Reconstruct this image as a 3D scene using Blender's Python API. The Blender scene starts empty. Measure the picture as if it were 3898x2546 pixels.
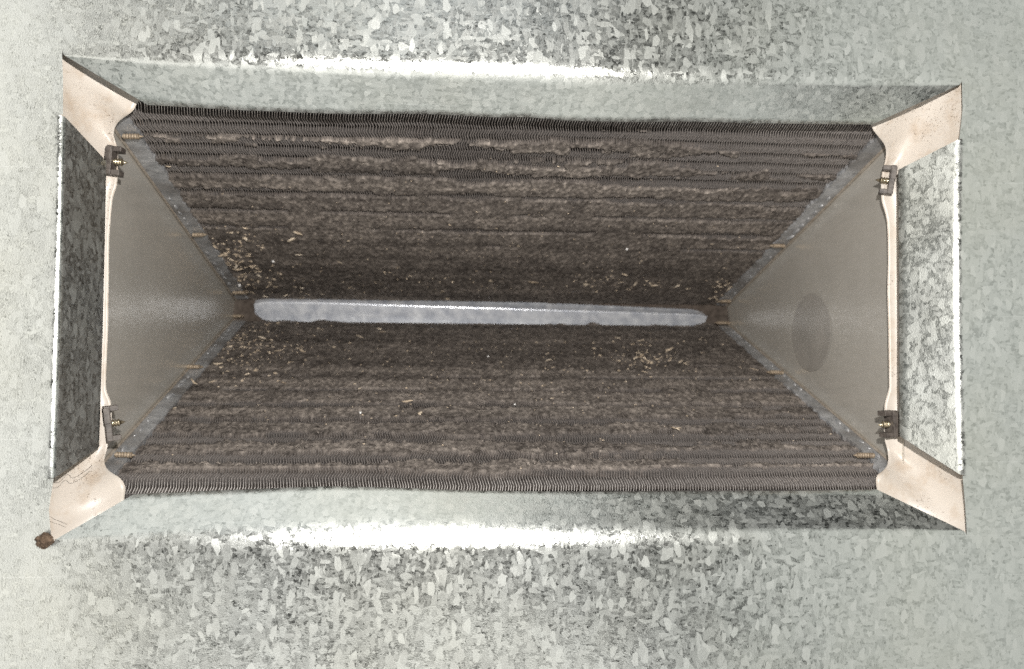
import bpy, bmesh, math, random
import numpy as np
from mathutils import Vector, Matrix

random.seed(7)
rng = np.random.default_rng(7)
scene = bpy.context.scene
COL = scene.collection

# ------------------------------------------------------------------ camera
FPX, CX, CY = 3200.0, 1949.0, 1273.0           # focal length and centre, in photograph pixels
CR = np.array([[0.9967066, 0.08053653, -0.00947786],
               [-0.08087045, 0.99580695, -0.04276073],
               [0.00599431, 0.04338638, 0.99904038]])
CP = np.array([-0.0429, -0.4217, -0.0360])
cam = bpy.data.cameras.new('camera')
camo = bpy.data.objects.new('camera', cam)
COL.objects.link(camo)
cam.sensor_fit = 'HORIZONTAL'
cam.sensor_width = 36.0
cam.lens = FPX / 3898.0 * 36.0
cam.clip_start = 0.01
cam.clip_end = 50
mw = Matrix.Identity(4)
for i in range(3):
    mw[i][0] = CR[i, 0]; mw[i][1] = CR[i, 2]; mw[i][2] = -CR[i, 1]; mw[i][3] = CP[i]
camo.matrix_world = mw
cam.dof.use_dof = True
cam.dof.focus_distance = 0.44
cam.dof.aperture_fstop = 11.0
scene.camera = camo
scene.cycles.caustics_reflective = False
scene.cycles.caustics_refractive = False
scene.cycles.sample_clamp_indirect = 2.5
scene.cycles.use_denoising = False      # keep the fine grain of metal, fins and lint

# ------------------------------------------------------------------ light
world = bpy.data.worlds.new('World')
scene.world = world
world.use_nodes = True
bg = world.node_tree.nodes['Background']
bg.inputs[0].default_value = (0.97, 1.0, 0.95, 1)
bg.inputs[1].default_value = 0.035

def lamp(name, kind, energy, loc, color=(1, 1, 1), size=0.1, size_y=None, target=None):
    l = bpy.data.lights.new(name, kind)
    l.energy = energy
    l.color = color
    if kind == 'AREA':
        l.shape = 'RECTANGLE'
        l.size = size
        l.size_y = size_y or size
    else:
        l.shadow_soft_size = size
    o = bpy.data.objects.new(name, l)
    COL.objects.link(o)
    o.location = loc
    if target is not None:
        d = Vector(target) - Vector(loc)
        o.rotation_euler = d.to_track_quat('-Z', 'Y').to_euler()
    return o

lamp('torch_light', 'POINT', 15.0, (CP[0] + 0.028, CP[1] - 0.005, CP[2] + 0.074), (1.0, 0.97, 0.93), 0.006)
# the bright room around the photographer, mirrored in the sheet metal at wide angles only
lamp('room_light_left', 'AREA', 14.0, (-1.18, -1.0, 0.0), (1.0, 0.975, 0.91), 1.16, 2.0, (-1.14, 0, 0.0))
lamp('room_light_side', 'AREA', 1.1, (-1.80, -0.55, 0.0), (0.98, 1.0, 0.95), 1.2, 1.6, (0, -0.3, 0.0))
lamp('room_light_right', 'AREA', 6.6, (1.14, -1.0, 0.0), (0.98, 1.0, 0.93), 1.20, 2.0, (1.14, 0, 0.0))
lamp('room_light_low', 'AREA', 4.4, (-0.10, -1.0, -0.93), (1.0, 0.985, 0.94), 0.9, 0.80, (-0.10, 0, -0.93))
lamp('room_light_floor', 'AREA', 4.2, (0.0, -0.55, -1.25), (0.98, 1.0, 0.94), 1.8, 0.9, (0.0, -0.55, 0.0))
lamp('room_light_ceiling', 'AREA', 5.0, (-0.35, -0.55, 1.25), (0.98, 1.0, 0.96), 1.3, 0.9, (-0.35, -0.55, 0.0))
lamp('room_light_high', 'AREA', 1.6, (-0.12, -1.0, 0.92), (0.97, 1.0, 1.0), 0.6, 0.7, (-0.12, 0, 0.92))

vs = scene.view_settings
vs.view_transform = 'Standard'
vs.look = 'None'
vs.exposure = 0.0
vs.gamma = 1.0
vs.use_curve_mapping = False

# ------------------------------------------------------------------ helpers
def ray(px, py):
    return CR @ np.array([(px - CX) / FPX, 1.0, (CY - py) / FPX])

def at(px, py, Y):
    d = ray(px, py)
    return CP + d * ((Y - CP[1]) / d[1])

def hit(px, py, o, n):
    d = ray(px, py)
    return CP + d * (((o - CP) @ n) / (d @ n))

def mesh_obj(name, verts, faces, mat=None, parent=None, smooth=False):
    me = bpy.data.meshes.new(name)
    me.from_pydata([tuple(map(float, v)) for v in verts], [], [tuple(int(i) for i in f) for f in faces])
    me.update()
    if smooth:
        me.polygons.foreach_set('use_smooth', [True] * len(me.polygons))
    if mat: me.materials.append(mat)
    o = bpy.data.objects.new(name, me)
    COL.objects.link(o)
    if parent: o.parent = parent
    return o

def np_mesh(name, V, F, mat=None, parent=None, smooth=False, attrs=None):
    """fast quad mesh from numpy arrays"""
    me = bpy.data.meshes.new(name)
    V = np.ascontiguousarray(V, dtype=np.float32); F = np.ascontiguousarray(F, dtype=np.int32)
    k = F.shape[1]
    me.vertices.add(len(V)); me.vertices.foreach_set('co', V.ravel())
    me.loops.add(F.size); me.loops.foreach_set('vertex_index', F.ravel())
    me.polygons.add(len(F))
    me.polygons.foreach_set('loop_start', np.arange(0, F.size, k, dtype=np.int32))
    me.polygons.foreach_set('use_smooth', np.full(len(F), smooth))
    for an, av in (attrs or {}).items():
        a = me.attributes.new(an, 'FLOAT', 'POINT')
        a.data.foreach_set('value', np.ascontiguousarray(av, dtype=np.float32).ravel())
    me.update(calc_edges=True)
    me.validate()
    if mat: me.materials.append(mat)
    o = bpy.data.objects.new(name, me)
    COL.objects.link(o)
    if parent: o.parent = parent
    return o

def grid_faces(nu, nv, flip=False):
    i, j = np.meshgrid(np.arange(nu - 1), np.arange(nv - 1), indexing='ij')
    a = (i * nv + j).ravel(); b = a + nv; c = b + 1; d = a + 1
    return np.stack([a, d, c, b], 1) if flip else np.stack([a, b, c, d], 1)

def empty(name, loc=(0, 0, 0)):
    o = bpy.data.objects.new(name, None)
    o.empty_display_size = 0.02
    COL.objects.link(o)
    o.location = loc
    return o

def tag(o, label=None, cat=None, group=None, kind=None):
    if label: o['label'] = label
    if cat: o['category'] = cat
    if group: o['group'] = group
    if kind: o['kind'] = kind
    return o

def box(cx, cy, cz, sx, sy, sz):
    v = [(cx + a * sx / 2, cy + b * sy / 2, cz + c * sz / 2) for a in (-1, 1) for b in (-1, 1) for c in (-1, 1)]
    f = [(0, 1, 3, 2), (4, 6, 7, 5), (0, 4, 5, 1), (2, 3, 7, 6), (0, 2, 6, 4), (1, 5, 7, 3)]
    return v, f

def join(parts):
    V, F = [], []
    for v, f in parts:
        n = len(V); V += list(v); F += [tuple(i + n for i in q) for q in f]
    return V, F

def lathe(profile, seg=12):
    """profile of (axial, radius) revolved about the local X axis"""
    V, F = [], []
    for a, r in profile:
        for k in range(seg):
            t = 2 * math.pi * k / seg
            V.append((a, r * math.cos(t), r * math.sin(t)))
    for i in range(len(profile) - 1):
        for k in range(seg):
            p, q = i * seg + k, i * seg + (k + 1) % seg
            F.append((p, q, q + seg, p + seg))
    F.append(tuple(range(seg))[::-1]); n = (len(profile) - 1) * seg
    F.append(tuple(n + k for k in range(seg)))
    return V, F

def bevel(o, w, seg=2):
    m = o.modifiers.new('bevel', 'BEVEL'); m.width = w; m.segments = seg; m.limit_method = 'ANGLE'
    return o

# value noise on numpy arrays
_perm = rng.random((257, 257))
def vnoise(x, y, seed=0):
    x = x + seed * 17.31; y = y + seed * 9.77
    xi = np.floor(x).astype(int); yi = np.floor(y).astype(int)
    fx = x - xi; fy = y - yi
    fx = fx * fx * (3 - 2 * fx); fy = fy * fy * (3 - 2 * fy)
    a = _perm[xi % 257, yi % 257]; b = _perm[(xi + 1) % 257, yi % 257]
    c = _perm[xi % 257, (yi + 1) % 257]; d = _perm[(xi + 1) % 257, (yi + 1) % 257]
    return (a * (1 - fx) + b * fx) * (1 - fy) + (c * (1 - fx) + d * fx) * fy
def fbm(x, y, o=4, seed=0, g=0.5):
    s = 0; a = 1; t = 0
    for k in range(o):
        s = s + a * vnoise(x * 2 ** k, y * 2 ** k, seed + k * 3); t += a; a *= g
    return s / t

# ------------------------------------------------------------------ materials
class NT:
    def __init__(self, name):
        self.m = bpy.data.materials.new(name); self.m.use_nodes = True
        self.t = self.m.node_tree; self.n = self.t.nodes; self.l = self.t.links
        self.b = self.n['Principled BSDF']
    def node(self, typ, **kw):
        n = self.n.new(typ)
        for k, v in kw.items():
            if hasattr(n, k): setattr(n, k, v)
        return n
    def set(self, n, **kw):
        for k, v in kw.items():
            s = n.inputs[k.replace('_', ' ')]
            if hasattr(v, 'is_output'): self.l.new(v, s)
            else: s.default_value = v
        return n
    def coord(self): return self.node('ShaderNodeTexCoord').outputs['Object']
    def math(self, op, a, b=0.0, c=0.0, clamp=False):
        n = self.node('ShaderNodeMath', operation=op); n.use_clamp = clamp
        for i, v in enumerate((a, b, c)):
            if hasattr(v, 'is_output'): self.l.new(v, n.inputs[i])
            else: n.inputs[i].default_value = v
        return n.outputs[0]
    def vmath(self, op, a, b):
        n = self.node('ShaderNodeVectorMath', operation=op)
        for i, v in enumerate((a, b)):
            if hasattr(v, 'is_output'): self.l.new(v, n.inputs[i])
            elif isinstance(v, (int, float)) and op == 'SCALE': n.inputs['Scale'].default_value = v
            else: n.inputs[i].default_value = v
        return n.outputs[0]
    def scale(self, a, s):
        n = self.node('ShaderNodeVectorMath', operation='SCALE'); self.l.new(a, n.inputs[0])
        if hasattr(s, 'is_output'): self.l.new(s, n.inputs['Scale'])
        else: n.inputs['Scale'].default_value = s
        return n.outputs[0]
    def noise(self, vec, scale, detail=4, rough=0.55, color=False):
        n = self.node('ShaderNodeTexNoise'); self.l.new(vec, n.inputs['Vector'])
        self.set(n, Scale=scale, Detail=detail, Roughness=rough)
        return n.outputs['Color' if color else 'Fac']
    def ramp(self, fac, stops):
        n = self.node('ShaderNodeValToRGB'); self.l.new(fac, n.inputs[0])
        e = n.color_ramp.elements
        while len(e) < len(stops): e.new(0.5)
        for i, (p, c) in enumerate(stops):
            e[i].position = p
            e[i].color = (c, c, c, 1) if isinstance(c, (int, float)) else (*c, 1)
        return n.outputs[0]
    def mix(self, fac, a, b, typ='RGBA'):
        n = self.node('ShaderNodeMix', data_type=typ)
        i = {'RGBA': (0, 6, 7, 2), 'FLOAT': (0, 2, 3, 0), 'VECTOR': (0, 4, 5, 1)}[typ]
        for s, v in zip(i[:3], (fac, a, b)):
            if hasattr(v, 'is_output'): self.l.new(v, n.inputs[s])
            else: n.inputs[s].default_value = (*v, 1) if (isinstance(v, tuple) and len(v) == 3 and typ == 'RGBA') else v
        return n.outputs[i[3]]
    def mapping(self, vec, rot=(0, 0, 0), scale=(1, 1, 1)):
        n = self.node('ShaderNodeMapping'); self.l.new(vec, n.inputs[0])
        n.inputs['Rotation'].default_value = rot; n.inputs['Scale'].default_value = scale
        return n.outputs[0]
    def bump(self, h, strength, dist, normal=None):
        n = self.node('ShaderNodeBump'); self.l.new(h, n.inputs['Height'])
        n.inputs['Strength'].default_value = strength; n.inputs['Distance'].default_value = dist
        if normal is not None: self.l.new(normal, n.inputs['Normal'])
        return n.outputs[0]
    def out(self, **kw):
        for k, v in kw.items():
            s = self.b.inputs[k.replace('_', ' ')]
            if hasattr(v, 'is_output'): self.l.new(v, s)
            elif isinstance(v, tuple) and len(v) == 3: s.default_value = (*v, 1)
            else: s.default_value = v
        return self.m

def galvanized():
    t = NT('galvanized_spangle')
    co = t.coord()
    # crystal outlines: layers of pointed shards at many angles over fine broken crystals
    w1 = t.scale(t.vmath('SUBTRACT', t.noise(co, 170, 2, 0.5, True), (0.5, 0.5, 0.5)), 0.0016)
    cw = t.vmath('ADD', co, w1)
    def vor(vec, scale, metric='EUCLIDEAN', rnd=1.0):
        n = t.node('ShaderNodeTexVoronoi', feature='F1', distance=metric, voronoi_dimensions='3D')
        t.l.new(vec, n.inputs['Vector']); t.set(n, Scale=scale, Randomness=rnd)
        s = t.node('ShaderNodeSeparateColor'); t.l.new(n.outputs['Color'], s.inputs[0])
        return n.outputs['Color'], s.outputs
    cc, sc = vor(t.mapping(cw, (0, 0.7, 0), (0.6, 1, 1)), 900, 'MANHATTAN')
    val = t.math('MULTIPLY_ADD', sc[1], 0.42, 0.03); nrm = cc
    for (rot, stretch, size, thr, lo, hi, met) in (
            ((0.3, 0.35, 0.2), (1.0, 1.0, 0.50), 760, 0.72, 0.20, 0.50, 'EUCLIDEAN'),
            ((-0.4, -0.80, 0.5), (0.45, 1.0, 1.0), 690, 0.74, 0.28, 0.60, 'EUCLIDEAN'),
            ((0.2, 1.20, -0.3), (1.0, 1.0, 0.55), 590, 0.77, 0.35, 0.70, 'MANHATTAN'),
            ((0.5, -0.35, 0.8), (0.50, 1.0, 1.0), 500, 0.80, 0.42, 0.80, 'EUCLIDEAN'),
            ((0.1, 0.80, 0.1), (1.0, 1.0, 0.52), 410, 0.84, 0.50, 0.85, 'MANHATTAN'),
            ((0.7, -1.1, 0.4), (1.0, 1.0, 0.60), 330, 0.89, 0.55, 0.95, 'EUCLIDEAN')):
        c_, s_ = vor(t.mapping(cw, rot, stretch), size, met)
        m_ = t.math('GREATER_THAN', s_[0], thr)
        val = t.mix(m_, val, t.math('MULTIPLY_ADD', s_[1], hi - lo, lo), 'FLOAT')
        nrm = t.mix(m_, nrm, c_)
    val = t.math('ADD', val, t.math('MULTIPLY', t.math('SUBTRACT', t.noise(t.mapping(cw, (0.2, 0.5, 0.1), (1500, 1500, 420)), 1.0, 3, 0.7), 0.5), 0.45), clamp=True)
    rnv = t.vmath('SUBTRACT', nrm, (0.5, 0.5, 0.5))
    # handling marks: thin scratches at several angles
    scr = None
    for i, (ang, sc_, th) in enumerate(((0.10, 1.0, 0.735), (1.50, 1.0, 0.74), (-0.5, 0.9, 0.745), (0.95, 1.2, 0.75))):
        v = t.mapping(t.vmath('ADD', co, t.scale(t.noise(co, 6, 1, 0.3, True), 0.012)), (0, ang, 0), (6 * sc_, 6, 700 * sc_))
        s = t.math('GREATER_THAN', t.noise(v, 1.0, 2, 0.4), th)
        scr = s if scr is None else t.math('MAXIMUM', scr, s)
    smud = t.noise(co, 9, 5, 0.6)
    fine = t.noise(co, 900, 2, 0.6)
    base = t.ramp(val, [(0.0, (0.35, 0.362, 0.350)), (0.16, (0.44, 0.453, 0.438)), (0.5, (0.52, 0.535, 0.518)), (1.0, (0.575, 0.590, 0.570))])
    base = t.mix(t.math('MULTIPLY', t.ramp(smud, [(0.42, 0.0), (0.72, 1.0)]), 0.35), base, (0.56, 0.55, 0.47))
    base = t.mix(t.math('MULTIPLY', scr, 0.18), base, (0.85, 0.86, 0.85))
    rough = t.math('MULTIPLY_ADD', val, 0.21, 0.15)
    rough = t.math('MULTIPLY_ADD', fine, 0.08, rough)
    geo = t.node('ShaderNodeNewGeometry').outputs['Normal']
    n1 = t.vmath('NORMALIZE', t.vmath('ADD', geo, t.scale(rnv, 0.075)), (0, 0, 0))
    wav = t.noise(co, 14, 2, 0.4)
    n2 = t.bump(wav, 0.5, 0.004, n1)
    n3 = t.bump(t.noise(co, 1300, 2, 0.6), 0.25, 0.0003, n2)
    return t.out(Base_Color=base, Metallic=t.math('MULTIPLY_ADD', val, -0.20, 1.0), Roughness=rough, Normal=n3, Specular_IOR_Level=0.5)

def cream_plastic():
    t = NT('cream_plastic'); co = t.coord()
    a = t.noise(co, 35, 4, 0.6)
    sp = t.math('GREATER_THAN', t.noise(co, 900, 3, 0.75), 0.615)
    zone = t.ramp(t.noise(co, 42, 3, 0.5), [(0.53, 0.0), (0.60, 1.0)])
    blot = t.ramp(t.noise(co, 75, 5, 0.65), [(0.48, 0.0), (0.74, 1.0)])
    base = t.mix(a, (0.51, 0.455, 0.395), (0.60, 0.545, 0.485))
    base = t.mix(t.math('MULTIPLY', blot, 0.55), base, (0.36, 0.25, 0.15))
    base = t.mix(t.math('MULTIPLY', t.math('MULTIPLY', sp, zone), 0.8), base, (0.12, 0.08, 0.05))
    return t.out(Base_Color=base, Roughness=0.38, Specular_IOR_Level=0.4,
                 Normal=t.bump(t.noise(co, 60, 3), 0.15, 0.002))

def dusty_plate():
    t = NT('dusty_end_plate'); co = t.coord()
    a = t.noise(co, 22, 5, 0.6)
    st = t.noise(t.mapping(co, (0.5, 0, 0), (60, 60, 320)), 1.0, 4, 0.6)
    sp = t.ramp(t.noise(co, 1100, 2, 0.6), [(0.68, 0.0), (0.78, 1.0)])
    base = t.mix(a, (0.56, 0.53, 0.48), (0.72, 0.685, 0.62))
    base = t.mix(t.math('MULTIPLY', t.ramp(st, [(0.42, 0.0), (0.68, 1.0)]), 0.5), base, (0.56, 0.53, 0.47))
    base = t.mix(t.math('MULTIPLY', sp, 0.5), base, (0.55, 0.52, 0.47))
    return t.out(Base_Color=base, Metallic=0.42, Roughness=t.math('MULTIPLY_ADD', st, 0.16, 0.17),
                 Normal=t.bump(a, 0.15, 0.003))

def zinc_strip():
    t = NT('zinc_tube_sheet'); co = t.coord()
    a = t.noise(co, 160, 5, 0.65); b = t.noise(co, 40, 3)
    base = t.mix(t.ramp(a, [(0.3, 0.0), (0.7, 1.0)]), (0.34, 0.348, 0.36), (0.78, 0.79, 0.81))
    base = t.mix(t.math('MULTIPLY', t.ramp(b, [(0.45, 0.0), (0.65, 1.0)]), 0.6), base, (0.15, 0.128, 0.11))
    return t.out(Base_Color=base, Metallic=0.6, Roughness=0.42, Normal=t.bump(a, 0.5, 0.0015))

def fin_metal():
    t = NT('dirty_aluminium_fin'); co = t.coord()
    a = t.noise(t.mapping(co, (0, 0, 0), (60, 160, 160)), 1.0, 4, 0.6)
    g = t.noise(co, 700, 3, 0.6)
    base = t.mix(a, (0.54, 0.49, 0.465), (0.86, 0.80, 0.765))
    base = t.mix(t.ramp(g, [(0.5, 0.0), (0.75, 0.8)]), base, (0.09, 0.07, 0.058))
    return t.out(Base_Color=base, Metallic=0.75, Roughness=0.34)

def lint():
    t = NT('matted_lint'); co = t.coord()
    at_ = t.node('ShaderNodeAttribute', attribute_name='dust_and_lift').outputs['Fac']
    st = t.noise(t.mapping(co, (0, 0, 0), (640, 420, 420)), 1.0, 6, 0.85)
    f = t.math('ADD', at_, t.math('MULTIPLY', t.math('SUBTRACT', st, 0.5), 1.6), clamp=True)
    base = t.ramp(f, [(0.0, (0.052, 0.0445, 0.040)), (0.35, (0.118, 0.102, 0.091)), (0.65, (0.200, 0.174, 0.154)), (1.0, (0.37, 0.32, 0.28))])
    return t.out(Base_Color=base, Roughness=0.95, Specular_IOR_Level=0.1,
                 Normal=t.bump(t.noise(co, 1500, 3, 0.7), 0.6, 0.0006))

def simple(name, c1, c2, scale, rough, metal=0.0, bump=0.0, spec=0.4):
    t = NT(name); co = t.coord(); a = t.noise(co, scale, 4, 0.6)
    kw = dict(Base_Color=t.mix(t.ramp(a, [(0.3, 0.0), (0.7, 1.0)]), c1, c2), Roughness=rough, Metallic=metal, Specular_IOR_Level=spec)
    if bump: kw['Normal'] = t.bump(a, bump, 0.001)
    return t.out(**kw)

M_GALV = galvanized()
M_CREAM = cream_plastic()
M_PLATE = dusty_plate()
M_ZINC = zinc_strip()
M_FIN = fin_metal()
M_LINT = lint()
M_CLIP = simple('brown_clip', (0.045, 0.037, 0.033), (0.135, 0.115, 0.10), 260, 0.5, 0.0, 0.3)
M_BRASS = simple('yellow_zinc_screw', (0.36, 0.29, 0.18), (0.62, 0.54, 0.40), 500, 0.32, 0.9, 0.2)
M_RUST = simple('dull_screw', (0.17, 0.125, 0.085), (0.42, 0.34, 0.25), 420, 0.6, 0.3, 0.3)
M_HEM = simple('folded_edge', (0.34, 0.285, 0.225), (0.54, 0.48, 0.41), 240, 0.45, 0.4, 0.2)
M_KNOCK = simple('knockout', (0.455, 0.43, 0.39), (0.565, 0.53, 0.48), 40, 0.26, 0.44)
M_CAP = simple('bright_zinc_cap', (0.50, 0.53, 0.60), (0.92, 0.94, 0.98), 110, 0.30, 0.45, 0.25)
M_DARK = simple('shade_backing', (0.018, 0.014, 0.012), (0.05, 0.038, 0.032), 120, 0.9)  # dark tone stands for the unlit depth behind the fins
M_PACK = simple('brown_packing', (0.05, 0.038, 0.03), (0.12, 0.095, 0.078), 220, 0.9, 0.0, 0.5)
def husk_mat():
    t = NT('tan_husk'); co = t.coord()
    r = t.node('ShaderNodeObjectInfo').outputs['Random']
    a = t.noise(t.node('ShaderNodeNewGeometry').outputs['Position'], 320, 4, 0.6)
    f = t.math('ADD', t.math('MULTIPLY', r, 0.6), t.math('MULTIPLY', t.math('SUBTRACT', a, 0.3), 1.2), clamp=True)
    return t.out(Base_Color=t.ramp(f, [(0.0, (0.22, 0.165, 0.115)), (0.45, (0.52, 0.42, 0.31)), (1.0, (0.80, 0.70, 0.57))]), Roughness=0.75, Specular_IOR_Level=0.3)
M_HUSK = husk_mat()
M_BEAD = simple('white_bead', (0.70, 0.68, 0.66), (0.85, 0.83, 0.81), 380, 0.5)
M_CLUMP = simple('dirt_clump', (0.035, 0.022, 0.014), (0.16, 0.11, 0.075), 420, 0.95, 0.0, 0.8)
M_HAIR = simple('dark_hair', (0.05, 0.04, 0.035), (0.10, 0.08, 0.07), 200, 0.6)

# ------------------------------------------------------------------ galvanized panel with folded opening
panel = tag(empty('galvanized_panel', (0, 0, -0.30)),
            'spangled galvanized sheet metal panel with a folded rectangular opening', 'panel')
PO = np.array((0, 0, -0.30))
def keep(o):            # part of the panel modelled in world space
    o.matrix_parent_inverse = Matrix.Translation((0, 0, 0.30)); return o

def poly_sample(pts, n):
    pts = np.array(pts, float)
    d = np.r_[0, np.cumsum(np.linalg.norm(np.diff(pts, axis=0), axis=1))]
    q = np.linspace(0, d[-1], n)
    return np.stack([np.interp(q, d, pts[:, k]) for k in range(pts.shape[1])], 1)

def smooth_line(P, k=7):
    Q = P.copy()
    for _ in range(k):
        Q[1:-1] = (Q[:-2] + 2 * Q[1:-1] + Q[2:]) / 4
    return Q

def flange(bend_px, lip_px, lipY, soft, n=120, wob=0.0):
    """one folded lip: bend line on the panel plane, free edge at depth lipY, rounded fold of width soft(u)"""
    B = smooth_line(poly_sample([at(x, y, 0.0) for x, y in bend_px], n), 25)
    L = smooth_line(poly_sample([at(x, y, lipY) for x, y in lip_px], n), 3)
    tdir = np.gradient(B, axis=0); tdir /= np.linalg.norm(tdir, axis=1)[:, None]
    nin = np.cross(tdir, np.array((0, 1.0, 0)))
    if ((L.mean(0) - B.mean(0)) @ nin.mean(0)) < 0: nin = -nin
    rows = []
    u = np.linspace(0, 1, n)
    e = np.array([soft(v) for v in u])[:, None]
    e1 = np.minimum(e, 0.6 * np.linalg.norm(L - B, axis=1)[:, None])
    f = (L - B); ln = np.linalg.norm(f, axis=1)[:, None]; f = f / ln
    start = B - nin * (e + 0.002)
    rows.append(start)
    p0 = B - nin * e; p2 = B + f * e1
    for k in range(13):
        q = k / 12
        rows.append((1 - q) ** 2 * p0 + 2 * q * (1 - q) * B + q * q * p2)
    for k in range(1, 7):
        q = k / 6
        r = p2 * (1 - q) + L * q
        rows.append(r)
    rows.append(L + f * 0.00012 + np.array((0, 0.0003, 0)))
    rows.append(L - nin * 0.0010 + np.array((0, 0.0006, 0)))
    V = np.stack(rows, 1)                    # n x rows x 3
    F = grid_faces(n, len(rows))
    nrm = np.cross(V[1, 0] - V[0, 0], V[0, 1] - V[0, 0])
    # face normals must look at the camera (-Y)
    a, b, c = V.reshape(-1, 3)[F[0][0]], V.reshape(-1, 3)[F[0][1]], V.reshape(-1, 3)[F[0][2]]
    if np.cross(b - a, c - a)[1] > 0: F = F[:, ::-1]
    o = keep(np_mesh('flange', V.reshape(-1, 3), F, M_GALV, panel, True))
    return o, start, B

bump_ = lambda u, c, w: math.exp(-((u - c) / w) ** 2)
endsoft = lambda u: 0.35 + 0.65 * min(1.0, min(u, 1 - u) / 0.08) ** 0.7
top, sT, bT = flange([(236, 205), (700, 225), (1500, 262), (2300, 290), (3000, 305), (3662, 318)],
                 [(560, 398), (900, 418), (1300, 433), (1620, 432), (1900, 447), (1990, 443), (2150, 458), (2400, 464), (2600, 461), (2850, 468), (3320, 473)],
                 0.018, lambda u: 0.0062 * endsoft(u))
bot, sB, bB = flange([(196, 2062), (700, 2052), (1200, 2030), (1700, 2022), (2400, 2035), (3000, 2032), (3680, 2026)],
                 [(508, 1882), (800, 1868), (1250, 1851), (1500, 1856), (1800, 1868), (2300, 1872), (2700, 1870), (3100, 1868), (3338, 1863)],
                 0.016, lambda u: 0.0062 * endsoft(u) + 0.0045 * bump_(u, 0.4, 0.22))
lef, sL, bL = flange([(240, 436), (236, 700), (226, 1100), (214, 1500), (204, 1822)],
                 [(404, 612), (398, 900), (390, 1250), (382, 1500), (376, 1702)],
                 0.034, lambda u: 0.0030)
rig, sR, bR = flange([(3652, 528), (3646, 850), (3648, 1200), (3654, 1500), (3664, 1812)],
                 [(3421, 645), (3422, 900), (3424, 1200), (3424, 1450), (3426, 1660)],
                 0.0235, lambda u: 0.0030)

# flat face of the panel: outer rectangle with the opening cut out (corner cuts follow the slits)
loop = list(sT) + [bT[-1], at(3664, 420, 0), bR[0]]
loop += list(sR) + [bR[-1], at(3674, 1920, 0), bB[-1]]
loop += list(sB[::-1]) + [bB[0], at(186, 1940, 0), bL[-1]]
loop += list(sL[::-1]) + [bL[0], at(240, 300, 0), bT[0]]
bm = bmesh.new()
hv = [bm.verts.new((p[0], 0.0, p[2])) for p in loop]
he = [bm.edges.new((hv[i], hv[(i + 1) % len(hv)])) for i in range(len(hv))]
ov = [bm.verts.new(p) for p in ((-0.42, 0, 0.30), (0.42, 0, 0.30), (0.42, 0, -0.30), (-0.42, 0, -0.30))]
oe = [bm.edges.new((ov[i], ov[(i + 1) % 4])) for i in range(4)]
bmesh.ops.triangle_fill(bm, use_beauty=True, use_dissolve=False, edges=he + oe, normal=(0, -1, 0))
for f in bm.faces:
    if f.normal.y > 0: f.normal_flip()
me = bpy.data.meshes.new('panel_face'); bm.to_mesh(me); bm.free()
me.materials.append(M_GALV)
pf = bpy.data.objects.new('panel_face', me); COL.objects.link(pf); pf.parent = panel; keep(pf)

# ------------------------------------------------------------------ cream drain pan behind the panel
pan = tag(empty('drain_pan', (0, 0.03, -0.115)), 'cream plastic drain pan showing through the cut corners of the opening', 'drain pan')
pan_inv = Matrix.Translation((0, -0.03, 0.115))
YC, YS = 0.031, 0.044
inner = [  # clockwise from the top left, photograph pixel and depth
    (560, 362, YC), (530, 380, YC), (517, 396, YC), (516, 412, YC), (498, 430, YC), (470, 447, 0.034), (447, 466, 0.037), (434, 492, 0.040), (431, 520, 0.042),
    (444, 548, YS), (450, 578, YS), (449, 640, YS), (447, 690, YS), (444, 715, YS), (430, 745, YS), (424, 800, YS), (416, 900, YS), (414, 1050, YS),
    (412, 1250, YS), (405, 1400, YS), (403, 1480, YS), (410, 1502, YS), (422, 1522, YS), (426, 1560, YS), (424, 1620, YS), (412, 1690, YS), (402, 1730, 0.042),
    (394, 1752, 0.040), (404, 1782, 0.037), (425, 1800, 0.034), (455, 1816, 0.032), (474, 1838, YC), (479, 1858, YC), (476, 1880, YC), (470, 1905, YC), (480, 1945, 0.028),
    (700, 1950, 0.026), (1300, 1950, 0.026), (2000, 1950, 0.026), (2700, 1945, 0.026), (3330, 1930, 0.028),
    (3342, 1885, YC), (3337, 1850, YC), (3332, 1826, YC), (3338, 1808, YC), (3362, 1792, 0.034), (3378, 1772, 0.038), (3383, 1745, 0.041), (3379, 1710, YS), (3366, 1670, YS),
    (3366, 1600, YS), (3367, 1540, YS), (3374, 1512, YS), (3385, 1480, YS), (3384, 1400, YS), (3382, 1250, YS), (3378, 1100, YS), (3381, 1000, YS),
    (3380, 900, YS), (3377, 840, YS), (3368, 800, YS), (3356, 765, YS), (3354, 700, YS), (3358, 650, YS), (3370, 615, 0.042), (3375, 580, 0.040),
    (3370, 552, 0.037), (3350, 526, 0.034), (3326, 498, YC), (3316, 476, YC), (3312, 455, YC), (3290, 420, 0.028),
    (2700, 400, 0.026), (2000, 380, 0.026), (1300, 360, 0.026)]
I = np.array([at(*q) for q in inner])
# resample closed curve
Ic = np.vstack([I, I[:1]])
Ic = poly_sample(Ic, 1201)[:-1]
I = Ic.copy()
for _ in range(5): I = (np.roll(I, 1, 0) + 2 * I + np.roll(I, -1, 0)) / 4
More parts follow.
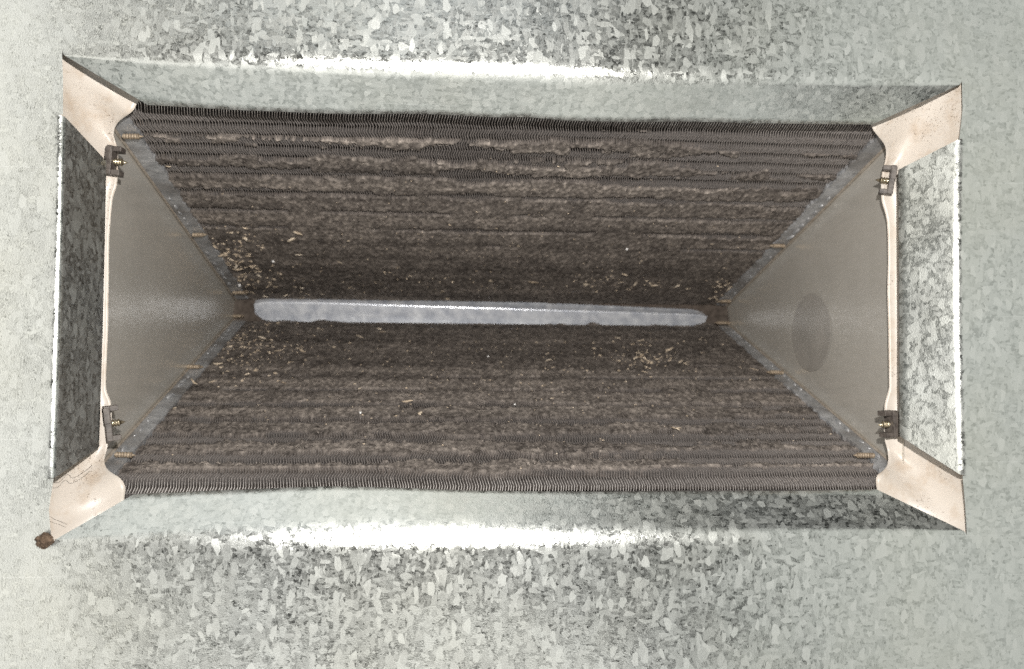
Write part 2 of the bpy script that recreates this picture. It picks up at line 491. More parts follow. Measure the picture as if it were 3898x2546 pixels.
# the outer edge of the basin: a rounded rectangle just behind the panel
O = []
for (x, y, z) in I:
    u_, v_ = x / 0.2175, z / 0.1070
    k_ = 1.0 / max(abs(u_), abs(v_))
    O.append((u_ * k_ * 0.2405 - 0.0018, 0.0035, v_ * k_ * 0.1285))
O = np.array(O)
for _ in range(20): O = (np.roll(O, 1, 0) + 2 * O + np.roll(O, -1, 0)) / 4
rows = []
NV = 16
for k in range(NV + 1):
    q = k / NV
    P = O * (1 - q) + I * q
    w = 4 * q * (1 - q)
    # deeper than a straight slope: steep outer wall, then a shallow floor
    yq = 1 - (1 - q) ** 2.2
    P[:, 1] = O[:, 1] * (1 - yq) + I[:, 1] * yq
    rows.append(P)
# rolled inner edge, turning away from the camera
toO = O - I; toO[:, 1] = 0; toO /= np.linalg.norm(toO, axis=1)[:, None]
rows.append(I + np.array((0, 0.0010, 0)) + toO * 0.0004)
rows.append(I + np.array((0, 0.0025, 0)) + toO * 0.0030)
V = np.stack(rows, 0)                                  # rows x n x 3
nr, nn = V.shape[:2]
F = []
for r in range(nr - 1):
    for k in range(nn):
        F.append((r * nn + k, r * nn + (k + 1) % nn, (r + 1) * nn + (k + 1) % nn, (r + 1) * nn + k))
F = np.array(F)
VV = V.reshape(-1, 3)
fa = F[nn * 4]
if np.cross(VV[fa[1]] - VV[fa[0]], VV[fa[2]] - VV[fa[0]])[1] > 0: F = F[:, ::-1]
po = np_mesh('basin', VV, F, M_CREAM, pan, True); po.matrix_parent_inverse = pan_inv

# clips on the pan, each with the point of a screw
def screw_profile(L, r, pitch, tip):
    pr = [(0, r * 0.55), (0.0004, r * 0.8)]
    a = 0.0004
    while a < L - tip:
        pr += [(a, r * 0.78), (a + pitch * 0.45, r * 1.08), (a + pitch * 0.6, r * 1.08), (a + pitch * 0.95, r * 0.78)]
        a += pitch
    pr += [(L - tip, r * 0.75), (L - tip * 0.5, r * 0.45), (L, r * 0.06)]
    return pr

def clip(px, py, Y, sgn, hgt, tilt, yaw):
    p = at(px, py, Y)
    h = hgt / 2
    V, F = join([box(0, 0, 0, 0.0030, 0.0085, hgt),
                 box(sgn * 0.0034, 0.0005, h - 0.0014, 0.0045, 0.0070, 0.0028),
                 box(sgn * 0.0034, 0.0005, -h + 0.0014, 0.0045, 0.0070, 0.0028),
                 box(-sgn * 0.0004, -0.0012, h * 0.45, 0.0030, 0.0070, h * 0.9)])
    o = mesh_obj('clip', V, F, M_CLIP, pan)
    bevel(o, 0.0003)
    o.matrix_parent_inverse = pan_inv
    o.location = p
    o.rotation_euler = (0, tilt, yaw)
    pr = screw_profile(0.0072, 0.0019, 0.0014, 0.0030)
    sv, sf = lathe(pr, 14)
    s = mesh_obj('screw', [(sgn * x, y, z) for x, y, z in sv], sf if sgn > 0 else [q[::-1] for q in sf], M_BRASS, o, True)
    s.location = (sgn * 0.0014, 0, -0.0002)
    return o
clip(424, 613, 0.040, 1, 0.0155, 0.06, 0.0)
clip(410, 1612, 0.040, 1, 0.0185, -0.12, 0.45)
clip(3393, 688, 0.040, -1, 0.0165, 0.16, -0.40)
clip(3393, 1612, 0.040, -1, 0.0150, -0.07, 0.15)

# ------------------------------------------------------------------ evaporator coil (A shape, apex away from the camera)
coil = tag(empty('evaporator_coil', (0, 0.20, -0.12)), 'dirty A-shaped evaporator coil of thin metal fins inside the opening', 'coil')
coil_inv = Matrix.Translation((0, -0.20, 0.12))
def ck(o): o.matrix_parent_inverse = coil_inv; return o
XL, XR = -0.2277, 0.2185
Y1, Y2 = 0.057, 0.336
ZT, ZTA = 0.0993, 0.0275
ZB, ZBA = -0.0882, 0.0075
class Slab:
    def __init__(s, z1, z2, up):
        s.o = np.array((0, Y1, z1)); d = np.array((0, Y2 - Y1, z2 - z1))
        s.len = np.linalg.norm(d); s.d = d / s.len
        n = np.array((0, -s.d[2], s.d[1]))
        s.n = -n if up else n                 # towards the inside of the A
    def p(s, x, t, h):
        x, t, h = np.broadcast_arrays(x, t, h)
        return s.o + x[..., None] * np.array((1., 0, 0)) + t[..., None] * s.d + h[..., None] * s.n
    def px(s, px, py):
        P = hit(px, py, s.o, s.n); return P[0], (P - s.o) @ s.d
UP = Slab(ZT, ZTA, True); LO = Slab(ZB, ZBA, False)
S0 = {id(UP): -0.0215, id(LO): -0.0262}
SEND = UP.len + 0.002

# fins: zigzag plates, sheared slightly so that their faces show
def build_fins(sl, seed):
    s0 = S0[id(sl)]; pitch = 0.00150
    xs = np.arange(XL + 0.0100, XR - 0.0095, pitch)
    step = 0.0030
    ss = np.arange(s0, SEND, step)
    n = len(ss)
    amp = 0.00068
    zig = np.where((np.arange(n) // 2) % 2 == 0, 1, -1) * 0.0
    ph = (np.arange(n) % 4)
    zig = np.array([0, 1, 0, -1])[ph] * amp
    V, F = [], []
    base = grid_faces(n, 4)
    jit = rng.normal(0, 0.00010, len(xs))
    for i, x in enumerate(xs):
        bend = (fbm(ss * 60, np.full(n, i * 0.13), 2, seed) - 0.5) * 0.0009
        w = x + zig + jit[i] + bend
        hh = (fbm(ss * 90, np.full(n, i * 0.31), 2, seed + 4) - 0.5) * 0.0010
        th = 0.00016
        hh = hh - np.clip((s0 + 0.013 - ss) / 0.013, 0, 1) ** 2 * 0.0045
        A = sl.p(w - th, ss, hh - 0.010)
        Bq = sl.p(w - th, ss, hh)
        Cq = sl.p(w + th, ss, hh)
        D = sl.p(w + th, ss, hh - 0.010)
        V.append(np.stack([A, Bq, Cq, D], 1).reshape(-1, 3)); F.append(base + i * n * 4)
    o = np_mesh('fin_pack', np.vstack(V), np.vstack(F), M_FIN, coil, False)
    tag(o, kind='stuff'); return ck(o)
tag(build_fins(UP, 1), 'upper bank of herringbone fins clogged with lint')
tag(build_fins(LO, 2), 'lower bank of herringbone fins clogged with lint')

# end plates with folded edges
def end_plate(x, sgn):
    a = UP.p(np.array(x), np.array(-0.016), np.array(0.002)); b = UP.p(np.array(x), np.array(SEND), np.array(0.002))
    c = LO.p(np.array(x), np.array(SEND), np.array(0.002)); d = LO.p(np.array(x), np.array(-0.018), np.array(0.002))
    n = 40
    U = np.linspace(0, 1, n)[:, None]
    top = a + (b - a) * U; botm = d + (c - d) * U
    m = 24
    rows = []
    for k in range(m + 1):
        q = k / m
        r = top * (1 - q) + botm * q
        uu = U[:, 0]
        r = r.copy()
        # gently buckled sheet
        r[:, 0] += sgn * 0.0007 * np.sin(math.pi * q) * np.sin(math.pi * np.clip(uu * 1.1, 0, 1)) * (0.5 + fbm(uu * 3, uu * 0 + q * 3, 2, 5))
        rows.append(r)
    V = np.stack(rows, 0).reshape(-1, 3)
    F = grid_faces(m + 1, n, flip=sgn < 0)
    o = ck(np_mesh('end_plate', V, F, M_PLATE, coil, True))
    for p0, p1 in ((a, b), (d, c)):
        dd = (p1 - p0); ln = np.linalg.norm(dd); dd = dd / ln
        sv, sf = [], []
        k = 8; ns = 24
        up = np.cross(dd, (1, 0, 0))
        for i in range(ns + 1):
            cpt = p0 + dd * ln * i / ns + np.array((sgn * 0.0009, 0, 0))
            rr = 0.0009 * (0.85 + 0.4 * random.random())
            for j in range(k):
                t = 2 * math.pi * j / k
                sv.append(cpt + rr * (math.cos(t) * np.array((1, 0, 0)) + math.sin(t) * up))
        for i in range(ns):
            for j in range(k):
                sf.append((i * k + j, i * k + (j + 1) % k, (i + 1) * k + (j + 1) % k, (i + 1) * k + j))
        h = mesh_obj('hem', sv, sf, M_HEM, o, True)
        h.matrix_parent_inverse = Matrix.Identity(4)
    return o
pl = tag(end_plate(XL, 1), 'grey triangular end plate at the left end of the coil')
pr_ = tag(end_plate(XR, -1), 'grey triangular end plate with a faint oval mark')
# oval knock-out pressed into the plate at the right end
kc = hit(3085, 1265, np.array((XR - 0.0010, 0, 0)), np.array((1., 0, 0)))
kp0 = hit(3010, 1270, np.array((XR, 0, 0)), np.array((1., 0, 0)));
kv = [(kc[0] - 0.00005, kc[1], kc[2])]
ry = abs(hit(3155, 1285, np.array((XR, 0, 0)), np.array((1., 0, 0)))[1] - kp0[1]) / 2
rz = abs(at(0, 1105, kc[1])[2] - at(0, 1420, kc[1])[2]) / 2
for i in range(48):
    t = 2 * math.pi * i / 48
    kv.append((kc[0] - 0.00005, kc[1] + ry * math.cos(t), kc[2] + rz * math.sin(t)))
for i in range(48):
    v = kv[1 + i]; kv.append((v[0] + 0.0002, kc[1] + (v[1] - kc[1]) * 1.02, kc[2] + (v[2] - kc[2]) * 1.02))
kf = [(0, 1 + (i + 1) % 48, 1 + i) for i in range(48)] + [(1 + i, 1 + (i + 1) % 48, 49 + (i + 1) % 48, 49 + i) for i in range(48)]
ko = mesh_obj('knockout', kv, kf, M_KNOCK, pr_, False); ko.matrix_parent_inverse = Matrix.Identity(4)

# tube sheets: zinc strips with pressed dimples along the edges of the fins
dv, df = [], []
for k, (rr, hh) in enumerate(((1.0, 0.0), (0.82, 0.0007), (0.5, 0.0009))):
    for i in range(12):
        t = 2 * math.pi * i / 12
        dv.append((0.0010 * rr * math.cos(t), 0.0026 * rr * math.sin(t), hh))
for k in range(2):
    for i in range(12):
        df.append((k * 12 + i, k * 12 + (i + 1) % 12, (k + 1) * 12 + (i + 1) % 12, (k + 1) * 12 + i))
df.append(tuple(24 + i for i in range(12)))
dimple_me = bpy.data.meshes.new('dimple'); dimple_me.from_pydata(dv, [], df); dimple_me.update()
dimple_me.polygons.foreach_set('use_smooth', [True] * len(df))
dimple_me.materials.append(M_ZINC)
def tube_sheet(sl, x0, sgn, width, rag, seed):
    n = 160
    t = np.linspace(-0.016 if sl is UP else -0.018, SEND - 0.003, n)
    w = width * (1 + 0.0 * t) + rag * (fbm(t * 170, t * 0 + seed, 4, seed, 0.65) - 0.5) * 2
    h = 0.0017
    V = np.stack([sl.p(x0 + 0 * t, t, h + 0 * t), sl.p(x0 + sgn * w * 0.5, t, h + 0.0004 + 0 * t), sl.p(x0 + sgn * w, t, h + 0 * t), sl.p(x0 + sgn * w, t, h - 0.0035 + 0 * t)], 1)
    F = grid_faces(n, 4)
    nn = np.cross(V[1, 0] - V[0, 0], V[0, 1] - V[0, 0])
    if (nn @ sl.n) > 0: pass
    else: F = F[:, ::-1]
    o = ck(np_mesh('tube_sheet', V.reshape(-1, 3), F, M_ZINC, coil, False))
    xa = np.array((1., 0, 0)); rotm = Matrix((tuple(xa), tuple(sl.d), tuple(np.cross(xa, sl.d)))).transposed()
    if np.cross(xa, sl.d) @ sl.n < 0: rotm = Matrix((tuple(-xa), tuple(sl.d), tuple(sl.n))).transposed()
    k = 0
    for tt in np.arange(0.004, SEND - 0.02, 0.0105):
        if (sl is UP and tt < 0.05) or random.random() < 0.25: continue
        tt = tt + random.uniform(-0.002, 0.002)
        d = bpy.data.objects.new('dimple', dimple_me); COL.objects.link(d); d.parent = o
        P = sl.p(np.array(x0 + sgn * width * 0.42), np.array(tt), np.array(h + 0.0003))
        d.matrix_parent_inverse = Matrix.Identity(4)
        q_ = random.uniform(0.7, 1.5)
        d.matrix_local = Matrix.Translation(P) @ rotm.to_4x4() @ Matrix.Rotation(random.gauss(0, 0.2), 4, 'Z') @ Matrix.Diagonal((q_, q_ * random.uniform(0.7, 1.3), q_, 1))
    return o
tube_sheet(UP, XL, 1, 0.0120, 0.0026, 1)
tube_sheet(LO, XL, 1, 0.0115, 0.0005, 2)
tube_sheet(UP, XR, -1, 0.0115, 0.0030, 3)
tube_sheet(LO, XR, -1, 0.0105, 0.0026, 4)

# cap at the apex and dark packing behind it
def strip_profile(name, pts, x0, x1, mat, n=60, edge=0.0):
    xs = np.linspace(x0, x1, n)
    V = []
    for i, x in enumerate(xs):
        q = min(1.0, min(x - x0, x1 - x) / 0.012)
        for (y, z) in pts:
            zc = (pts[0][1] + pts[-1][1]) / 2
            tp = 1.0 - 0.42 * max(0.0, (x - x0) / (x1 - x0) - 0.15) / 0.85
            V.append((x, y, pts[-1][1] + 0.0012 + (zc + (z - zc) * (0.45 + 0.55 * math.sqrt(max(q, 0))) - pts[-1][1]) * tp))
    F = grid_faces(n, len(pts))
    o = ck(np_mesh(name, np.array(V), F, mat, coil, True))
    return o
cl, cr_ = at(968, 1180, Y2)[0], at(2690, 1205, Y2)[0]
cap = strip_profile('apex_cap', [(Y2 + 0.005, 0.0315), (Y2 + 0.004, 0.0290), (Y2 + 0.0005, 0.0245), (Y2 - 0.0012, 0.0230), (Y2 - 0.0010, 0.0215), (Y2 + 0.0015, 0.014), (Y2 + 0.003, 0.0055)], cl, cr_, M_CAP)
tag(cap, 'bright zinc strip along the apex of the coil')
v, f = box((XL + XR) / 2, Y2 + 0.0105, 0.0175, XR - XL + 0.03, 0.010, 0.10)
ck(mesh_obj('apex_packing', v, f, M_PACK, coil))
# dark backing added for the tubes and shaded depth behind the fins; stops light leaks
for sl in (UP, LO):
    a = [sl.p(np.array(x), np.array(t), np.array(-0.0101)) for x, t in ((XL, S0[id(sl)]), (XR, S0[id(sl)]), (XR, SEND + 0.02), (XL, SEND + 0.02))]
    b = [sl.p(np.array(x), np.array(t), np.array(-0.020)) for x, t in ((XL, S0[id(sl)]), (XR, S0[id(sl)]), (XR, SEND + 0.02), (XL, SEND + 0.02))]
    ck(mesh_obj('added_slab_backing', a + b, [(0, 1, 2, 3), (7, 6, 5, 4), (0, 4, 5, 1), (1, 5, 6, 2), (2, 6, 7, 3), (3, 7, 4, 0)], M_DARK, coil))

# screws through the end plates
def coil_screw(px0, px1, py, sl, sgn, r):
    # axis along X, root at the plate
    x0 = XL if sgn > 0 else XR
    P0 = sl.px(px0, py)
    p = sl.p(np.array(P0[0]), np.array(P0[1]), np.array(0.003 + r * 0.6))
    P1 = sl.px(px1, py)
    L = abs(P1[0] - P0[0]) * 0.98
    sv, sf = lathe(screw_profile(L, r, 0.0015, min(0.0032, L * 0.3)), 12)
    s = mesh_obj('screw', [(sgn * x, y, z) for x, y, z in sv], sf if sgn > 0 else [q[::-1] for q in sf], M_RUST, coil, True)
    ck(s); s.location = p
    s.rotation_euler = (0, random.uniform(-0.05, 0.05), random.uniform(-0.05, 0.05))
for a in ((470, 552, 495, UP, 1), (734, 792, 875, UP, 1), (886, 950, 1097, UP, 1), (880, 936, 1219, LO, 1), (712, 780, 1415, LO, 1), (440, 522, 1755, LO, 1),
          (2985, 2922, 917, UP, -1), (2780, 2730, 1130, UP, -1), (2778, 2718, 1245, LO, -1), (2980, 2912, 1437, LO, -1), (3325, 3240, 1757, LO, -1)):
    coil_screw(*a, 0.0016)

# ------------------------------------------------------------------ lint matted over the fins
def build_lint(sl, first, widths, seed, label):
    nx, ns = 760, 300
    s0 = S0[id(sl)] + 0.001
    x = np.linspace(XL + 0.0092, XR - 0.0085, nx)
    X, T_ = np.meshgrid(x, np.linspace(0, 1, ns) ** 1.25, indexing='ij')
    # ragged far edge where the mat hangs over the strip at the apex
    far = SEND - 0.001 + (0.0100 if sl is LO else 0.0060) * np.clip(fbm(X * 55, X * 0 + seed, 4, seed + 8, 0.6) - 0.50, 0, 1) / 0.3
    S = s0 + T_ * (far - s0)
    row = np.round((S - first) / 0.0276)
    ctr = first + row * 0.0276
    k = np.clip(row, 0, len(widths) - 1).astype(int)
    # openings get narrower towards the ends of the bank where more lint hangs on
    wid = 1.2 * np.array(widths)[k] * np.clip(0.15 + 1.7 * fbm(X * 17, row * 3.7, 3, seed), 0.25, 1.5)
    wid = wid * (0.75 + 0.5 * fbm(X * 60, row * 5.1, 2, seed + 1))
    edge = (fbm(X * 260, S * 160, 4, seed + 2, 0.7) - 0.5) * 0.009
    wid = wid * (0.95 + 0.9 * np.clip((X - 0.06) / 0.12, 0, 1))
    patch = fbm(X * 38, S * 42, 4, seed + 12, 0.6)
    wid = wid * (1 - 0.7 * np.clip((patch - 0.55) / 0.07, 0, 1) * np.clip(row, 0.25, 1))
    edge = edge * np.clip(wid / 0.0045, 0.05, 1)
    cover = (np.abs(S - ctr) - wid + edge) / 0.0022
    cover = np.where(wid < 0.0009, 1.0, cover)
    cover = np.where(S < s0 + 0.010, -1.0, cover)
    cover = np.clip(cover, -1, 1) * 0.5 + 0.5
    cover = cover * cover * (3 - 2 * cover)
    lump = fbm(X * 90, S * 60, 5, seed + 3, 0.65)
    gran = fbm(X * 520, S * 300, 2, seed + 9, 0.7)
    fib = fbm(X * 300, S * 330, 3, seed + 5, 0.65)
    H = -0.0042 + cover * (0.0046 + 0.0006 * (lump - 0.35) + 0.0008 * (fib - 0.5) + 0.0008 * (gran - 0.5))
    # pale dusty crowns, darker matted felt elsewhere; deeper lint lightened against torch falloff
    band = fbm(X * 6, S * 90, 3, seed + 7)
    dust_and_lift = 0.38 + 0.5 * (lump - 0.5) + 0.6 * (band - 0.5) + 0.9 * (gran - 0.5)
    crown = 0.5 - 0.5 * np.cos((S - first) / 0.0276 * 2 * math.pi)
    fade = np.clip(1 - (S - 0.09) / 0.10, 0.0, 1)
    dust_and_lift = dust_and_lift + 0.14 * np.clip((S - 0.05) / 0.06, 0, 1) + (0.22 * crown - 0.08) * (0.45 + 0.55 * fade)  # first term brightens the deeper lint, making up for the weaker torch there
    dust_and_lift = dust_and_lift * cover
    V = sl.p(X, S, H).reshape(-1, 3)
    F = grid_faces(nx, ns)
    nn = np.cross(V[F[0][1]] - V[F[0][0]], V[F[0][2]] - V[F[0][0]])
    if nn @ sl.n < 0: F = F[:, ::-1]
    # loose fibres lying across the mat, in the same mesh
    nf = 9000
    fi = rng.integers(5, nx - 6, nf); fj = rng.integers(2, ns - 4, nf)
    ok = cover[fi, fj] > 0.55
    fi, fj = fi[ok], fj[ok]; nf = len(fi)
    fx, fs, fh = X[fi, fj], S[fi, fj], H[fi, fj]
    ln = rng.uniform(0.0010, 0.0036, nf); an = rng.normal(0, 0.8, nf); wd = rng.uniform(0.00010, 0.00024, nf)
    ca, sa = np.cos(an), np.sin(an)
    FV = []
    for q in (-1, 0, 1):
        for e in (-1, 1):
            lx = fx + q * ln / 2 * ca - e * wd * sa
            ls = fs + q * ln / 2 * sa + e * wd * ca + (q == 0) * rng.normal(0, 0.0003, nf)
            FV.append(sl.p(lx, ls, fh + 0.0005 + (q == 0) * 0.0006))
    FV = np.stack(FV, 1)
    b0 = len(V) + np.arange(nf)[:, None] * 6
    FF = np.vstack([b0 + np.array([[0, 1, 3, 2]]), b0 + np.array([[2, 3, 5, 4]])])
    dustf = np.repeat(rng.uniform(0.25, 1.0, nf) ** 1.5, 6)
    o = np_mesh('lint_mat', np.vstack([V, FV.reshape(-1, 3)]), np.vstack([F, FF]), M_LINT, None, True,
                {'dust_and_lift': np.r_[dust_and_lift.ravel(), dustf]})
    tag(o, label, 'lint', kind='stuff')
    return sl, X, S, H
hu = build_lint(UP, -0.0035, [0.0115, 0.0085, 0.0052, 0.0026, 0.0010, 0.0014, 0.0006, 0.0, 0.0, 0.0, 0.0], 11,
                'brown lint matted over the upper bank of fins')
hl = build_lint(LO, -0.0190, [0.0120, 0.0078, 0.0060, 0.0042, 0.0034, 0.0014, 0.0008, 0.0004, 0.0, 0.0, 0.0], 37,
                'brown lint matted over the lower bank of fins')
def lint_h(sl, x, s):
    _, X, S, H = hu if sl is UP else hl
    i = int(np.clip(np.searchsorted(X[:, 0], x), 0, X.shape[0] - 1)); j = int(np.clip(np.searchsorted(S[i], s), 0, S.shape[1] - 1))
    return max(H[i, j], 0.0)

# ------------------------------------------------------------------ husks and crumbs stuck to the lint
def husk_shape(seed):
    r = random.Random(seed); V, F = [], []
    n, k = 6, 5
    for i in range(n):
        q = i / (n - 1); w = math.sin(math.pi * (0.06 + 0.88 * q)) ** 0.7
        b = (q - 0.5) ** 2 * r.uniform(-1.0, 1.0)
        for j in range(k):
            t = 2 * math.pi * j / k
            V.append((q - 0.5, 0.20 * w * math.cos(t) + b * 0.6, 0.10 * w * math.sin(t) + b * 0.4))
    for i in range(n - 1):
        for j in range(k):
            F.append((i * k + j, i * k + (j + 1) % k, (i + 1) * k + (j + 1) % k, (i + 1) * k + j))
    F.append(tuple(range(k))[::-1]); F.append(tuple((n - 1) * k + j for j in range(k)))
    return V, F
husk_meshes = []
for i in range(6):
    v, f = husk_shape(i); me = bpy.data.meshes.new('husk_fragment'); me.from_pydata(v, [], f); me.update()
    me.polygons.foreach_set('use_smooth', [True] * len(f)); me.materials.append(M_HUSK); husk_meshes.append(me)

def slab_frame(sl, x, s, h, ang, tilt=0.0):
    P = sl.p(np.array(x), np.array(s), np.array(h))
    ax = Vector((1, 0, 0)); d = Vector(sl.d); n = Vector(sl.n)
    if ax.cross(d).dot(n) < 0: d = -d
    R = Matrix((ax, d, n)).transposed().to_4x4()
    return Matrix.Translation(P) @ R @ Matrix.Rotation(ang, 4, 'Z') @ Matrix.Rotation(tilt, 4, 'Y')

def slab_at(py): return UP if py < 1182 else LO
def put_husk(px, py, length, ang, wide=1.0):
    sl = slab_at(py); x, s = sl.px(px, py)
    if not (XL + 0.008 < x < XR - 0.008 and S0[id(sl)] < s < SEND): return
    o = bpy.data.objects.new('husk_fragment', random.choice(husk_meshes)); COL.objects.link(o)
    h = lint_h(sl, x, s) + 0.0006
    # stretched along the slope too, since the fragments stand out of the mat
    o.matrix_world = slab_frame(sl, x, s, h, ang, random.uniform(-0.5, 0.5)) @ Matrix.Diagonal((length * random.uniform(0.8, 1.6), length * random.uniform(0.7, 1.4), length * random.uniform(0.5, 1.4), 1))
    tag(o, 'small pale tan husk fragment stuck to the dirty fins', 'husk', 'husk fragments on the coil')
husks = [(1128, 880, 20), (1112, 905, 18), (935, 903, 16), (1292, 993, 15), (1140, 965, 14), (2030, 1069, 17), (2375, 1040, 15), (2420, 1075, 15),
         (2490, 1082, 16), (2230, 1078, 13), (2580, 1083, 13), (2780, 1090, 15), (2775, 1075, 14), (2735, 1085, 16), (2748, 1205, 18), (2738, 1195, 13), (2700, 1180, 12),
         (945, 1175, 17), (930, 1182, 15), (1150, 1092, 12), (1225, 1115, 12), (1090, 1120, 14), (1010, 1125, 13), (1150, 1130, 12), (1060, 1340, 16), (1150, 1340, 17),
         (1000, 1290, 14), (900, 1290, 14), (930, 1280, 12), (828, 1390, 20), (842, 1402, 15), (740, 1462, 18), (808, 1458, 13), (1445, 1256, 13), (1455, 1267, 12),
         (1370, 1285, 14), (2420, 1365, 17), (2440, 1360, 15), (2480, 1385, 17), (2500, 1370, 16), (2545, 1335, 16), (2590, 1380, 14), (2408, 1315, 12), (2438, 1300, 12),
         (2085, 1375, 14), (2260, 1330, 10), (2855, 1450, 15), (2870, 1410, 13), (2610, 1390, 13), (1550, 1530, 15), (1600, 1577, 15), (1080, 1460, 10), (665, 1562, 14),
         (852, 965, 16), (880, 985, 15), (900, 1010, 14), (870, 1000, 13), (920, 990, 13), (945, 970, 14), (960, 1060, 13), (640, 630, 17), (1870, 1067, 11), (1450, 1075, 11),
         (1330, 1090, 11), (1470, 1180, 10), (930, 1040, 13), (985, 1045, 12), (1015, 1240, 11), (1035, 1310, 12), (970, 1300, 13), (950, 1330, 11), (2350, 1290, 11), (2455, 1420, 12)]
for px, py, L in husks:
    put_husk(px, py, L * 0.00037, random.gauss(0, 0.7))

# crumbs too small and many to count: one object
cv, cf = [], []
def crumb(sl, x, s, size):
    h = lint_h(sl, x, s)
    n0 = len(cv)
    r = [size * random.uniform(0.6, 1.2) for _ in range(6)]
    T = slab_frame(sl, x, s, h + size * 0.4, random.gauss(0, 0.6))
    e = random.choice((1.0, 1.6, 2.4))
    for p in ((r[0] * e, 0, 0), (-r[1] * e, 0, 0), (0, r[2], 0), (0, -r[3], 0), (0, 0, r[4]), (0, 0, -r[5])):
        cv.append(tuple(T @ Vector(p)))
    for q in ((0, 2, 4), (2, 1, 4), (1, 3, 4), (3, 0, 4), (2, 0, 5), (1, 2, 5), (3, 1, 5), (0, 3, 5)):
        cf.append(tuple(n0 + i for i in q))
def cloud(cx, cy, sx, sy, n, lo, hi):
    for _ in range(n):
        px, py = random.gauss(cx, sx), random.gauss(cy, sy)
        sl = slab_at(py); x, s = sl.px(px, py)
        if XL + 0.012 < x < XR - 0.012 and S0[id(sl)] + 0.005 < s < SEND - 0.006: crumb(sl, x, s, random.uniform(lo, hi))
cloud(880, 990, 70, 60, 200, 0.0003, 0.0011)
cloud(1000, 1080, 110, 50, 90, 0.0003, 0.0010)
cloud(900, 1330, 90, 60, 180, 0.0003, 0.0010)
cloud(1050, 1300, 140, 60, 90, 0.0003, 0.0009)
cloud(2450, 1360, 90, 40, 80, 0.0003, 0.0010)
cloud(2400, 1070, 130, 25, 60, 0.0003, 0.0009)
cloud(2745, 1150, 22, 60, 60, 0.0004, 0.0010)
cloud(1500, 1080, 300, 30, 70, 0.0003, 0.0008)
cloud(1950, 1380, 550, 80, 260, 0.0002, 0.0007)
cloud(1900, 900, 550, 120, 170, 0.0002, 0.0006)
cloud(1900, 1550, 600, 110, 110, 0.0002, 0.0006)
tag(mesh_obj('husk_crumbs', cv, cf, M_HUSK), 'tiny tan crumbs scattered over the dirty fins', 'crumbs', kind='stuff')

# a few round white beads
bv, bf = lathe([(-1, 0.05), (-0.8, 0.6), (-0.3, 0.95), (0.3, 0.95), (0.8, 0.6), (1, 0.05)], 10)
bead_me = bpy.data.meshes.new('white_bead'); bead_me.from_pydata(bv, [], bf); bead_me.update()
bead_me.polygons.foreach_set('use_smooth', [True] * len(bf)); bead_me.materials.append(M_BEAD)
for px, py, r, lab in ((912, 1079, 0.00135, 'largest round white bead beside a screw near the coil apex'),
                       (1040, 988, 0.00115, 'round white bead on the upper fins left of centre'),
                       (2386, 943, 0.0010, 'small white bead on the upper fins right of centre'),
                       (1858, 1362, 0.0008, 'small white bead on the lower fins below the bright strip'),
                       (1372, 1576, 0.00085, 'small white bead on the lower fins at the left'),
                       (1960, 1542, 0.0007, 'small white bead low on the middle of the lower fins')):
    sl = slab_at(py); x, s = sl.px(px, py)
    o = bpy.data.objects.new('white_bead', bead_me); COL.objects.link(o)
    o.location = sl.p(np.array(x), np.array(s), np.array(lint_h(sl, x, s) + r * 0.8)); o.scale = (r, r, r)
    tag(o, lab, 'bead', 'white beads on the coil')

# forked bit of straw on the lower bank
sl = LO; x, s = sl.px(2570, 1640)
sv = empty('straw_bit', tuple(sl.p(np.array(x), np.array(s), np.array(lint_h(sl, x, s)))))
tag(sv, 'forked yellow straw bit on the lower fins at the right', 'straw')
for a, L in ((0.1, 0.0042), (-0.9, 0.0036), (2.4, 0.0034)):
    o = bpy.data.objects.new('stem', husk_meshes[1]); COL.objects.link(o); o.parent = sv
    o.matrix_local = slab_frame(sl, 0, 0, 0.0012, a) .to_3x3().to_4x4() @ Matrix.Translation((L * 0.45, 0, 0.0012)) @ Matrix.Diagonal((L, L * 0.8, L * 0.9, 1))

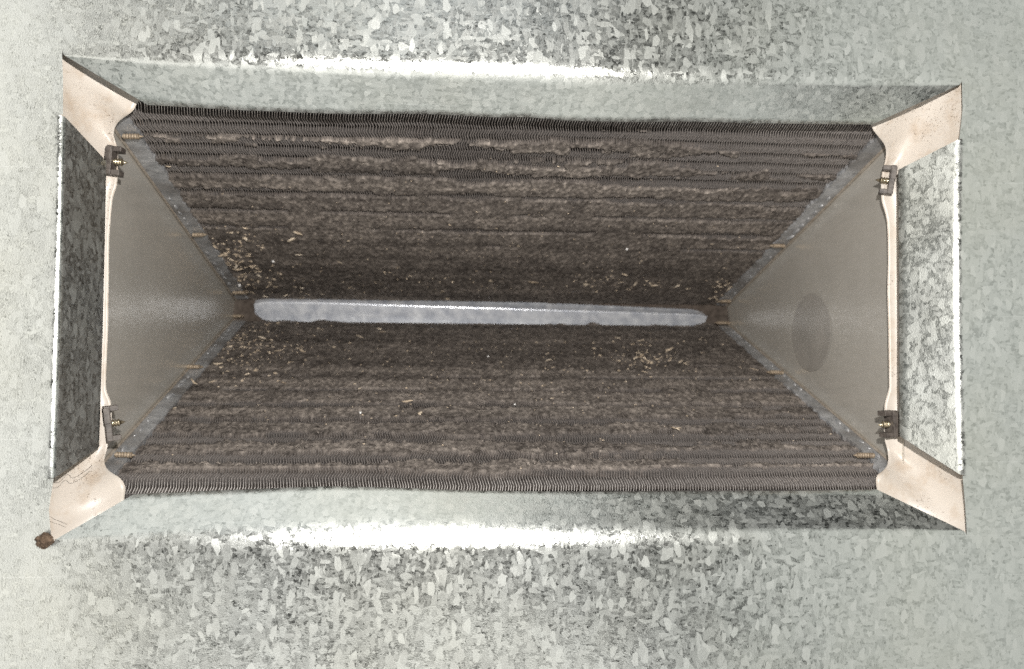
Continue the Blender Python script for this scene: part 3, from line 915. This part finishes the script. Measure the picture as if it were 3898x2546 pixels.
# clump of dirt in the slit of the lower left corner
def clump(px, py, Y, r, label):
    c = at(px, py, Y)
    bm = bmesh.new(); bmesh.ops.create_icosphere(bm, subdivisions=4, radius=1.0)
    for v in bm.verts:
        p = np.array(v.co)
        k = 0.30 + 1.45 * float(fbm(np.array(p[0] * 1.7 + p[1]), np.array(p[2] * 1.7 + p[1] * 0.6), 5, 3, 0.7)) - 0.1
        v.co = Vector((p[0] * r * k * 1.05, p[1] * r * k * 0.75, p[2] * r * k))
    me = bpy.data.meshes.new('dirt_clump'); bm.to_mesh(me); bm.free(); me.materials.append(M_CLUMP)
    # fuzz
    o = bpy.data.objects.new('dirt_clump', me); COL.objects.link(o); o.location = c
    fv, ff = [], []
    for i in range(170):
        d = Vector((random.gauss(0, 1), random.gauss(-0.3, 0.7), random.gauss(0, 1))).normalized()
        e = (d + Vector((random.gauss(0, 0.5), random.gauss(0, 0.5), random.gauss(0, 0.5)))).normalized()
        a = d * r * 0.75; b = a + e * r * random.uniform(0.2, 0.55); w = d.orthogonal().normalized() * 0.00008
        n = len(fv); fv += [a - w, a + w, b]; ff.append((n, n + 1, n + 2))
    fz = mesh_obj('fuzz', fv, ff, M_CLUMP, o)
    tag(o, label, 'dirt'); return o
clump(168, 2058, -0.0020, 0.0038, 'dark brown fuzzy dirt clump in the corner slit at the lower left')

# hairs caught on the pan
def hair(pts, Y, label, w=0.00010):
    P = smooth_line(poly_sample([at(x, y, yy) for (x, y), yy in zip(pts, Y)], 40), 3)
    V, F = [], []
    for i, p in enumerate(P):
        t = P[min(i + 1, len(P) - 1)] - P[max(i - 1, 0)]; t /= np.linalg.norm(t)
        a = np.cross(t, (0, 1, 0)); a /= np.linalg.norm(a); b = np.cross(t, a)
        for j in range(4): V.append(p + w * (math.cos(j * math.pi / 2) * a + math.sin(j * math.pi / 2) * b))
    for i in range(len(P) - 1):
        for j in range(4): F.append((i * 4 + j, i * 4 + (j + 1) % 4, (i + 1) * 4 + (j + 1) % 4, (i + 1) * 4 + j))
    return tag(mesh_obj('hair_strand', V, F, M_HAIR, None, True), label, 'hair')
hair([(205, 1838), (228, 1835), (245, 1815), (258, 1803), (275, 1822), (290, 1815), (330, 1790), (350, 1770)], [0.004, 0.006, 0.008, 0.010, 0.012, 0.013, 0.016, 0.018],
     'long kinked dark hair across the lower left corner of the pan')
hair([(180, 1960), (205, 1975), (230, 1985), (255, 1996)], [0.0015, 0.005, 0.008, 0.011], 'short straight dark hair at the lower left of the pan')
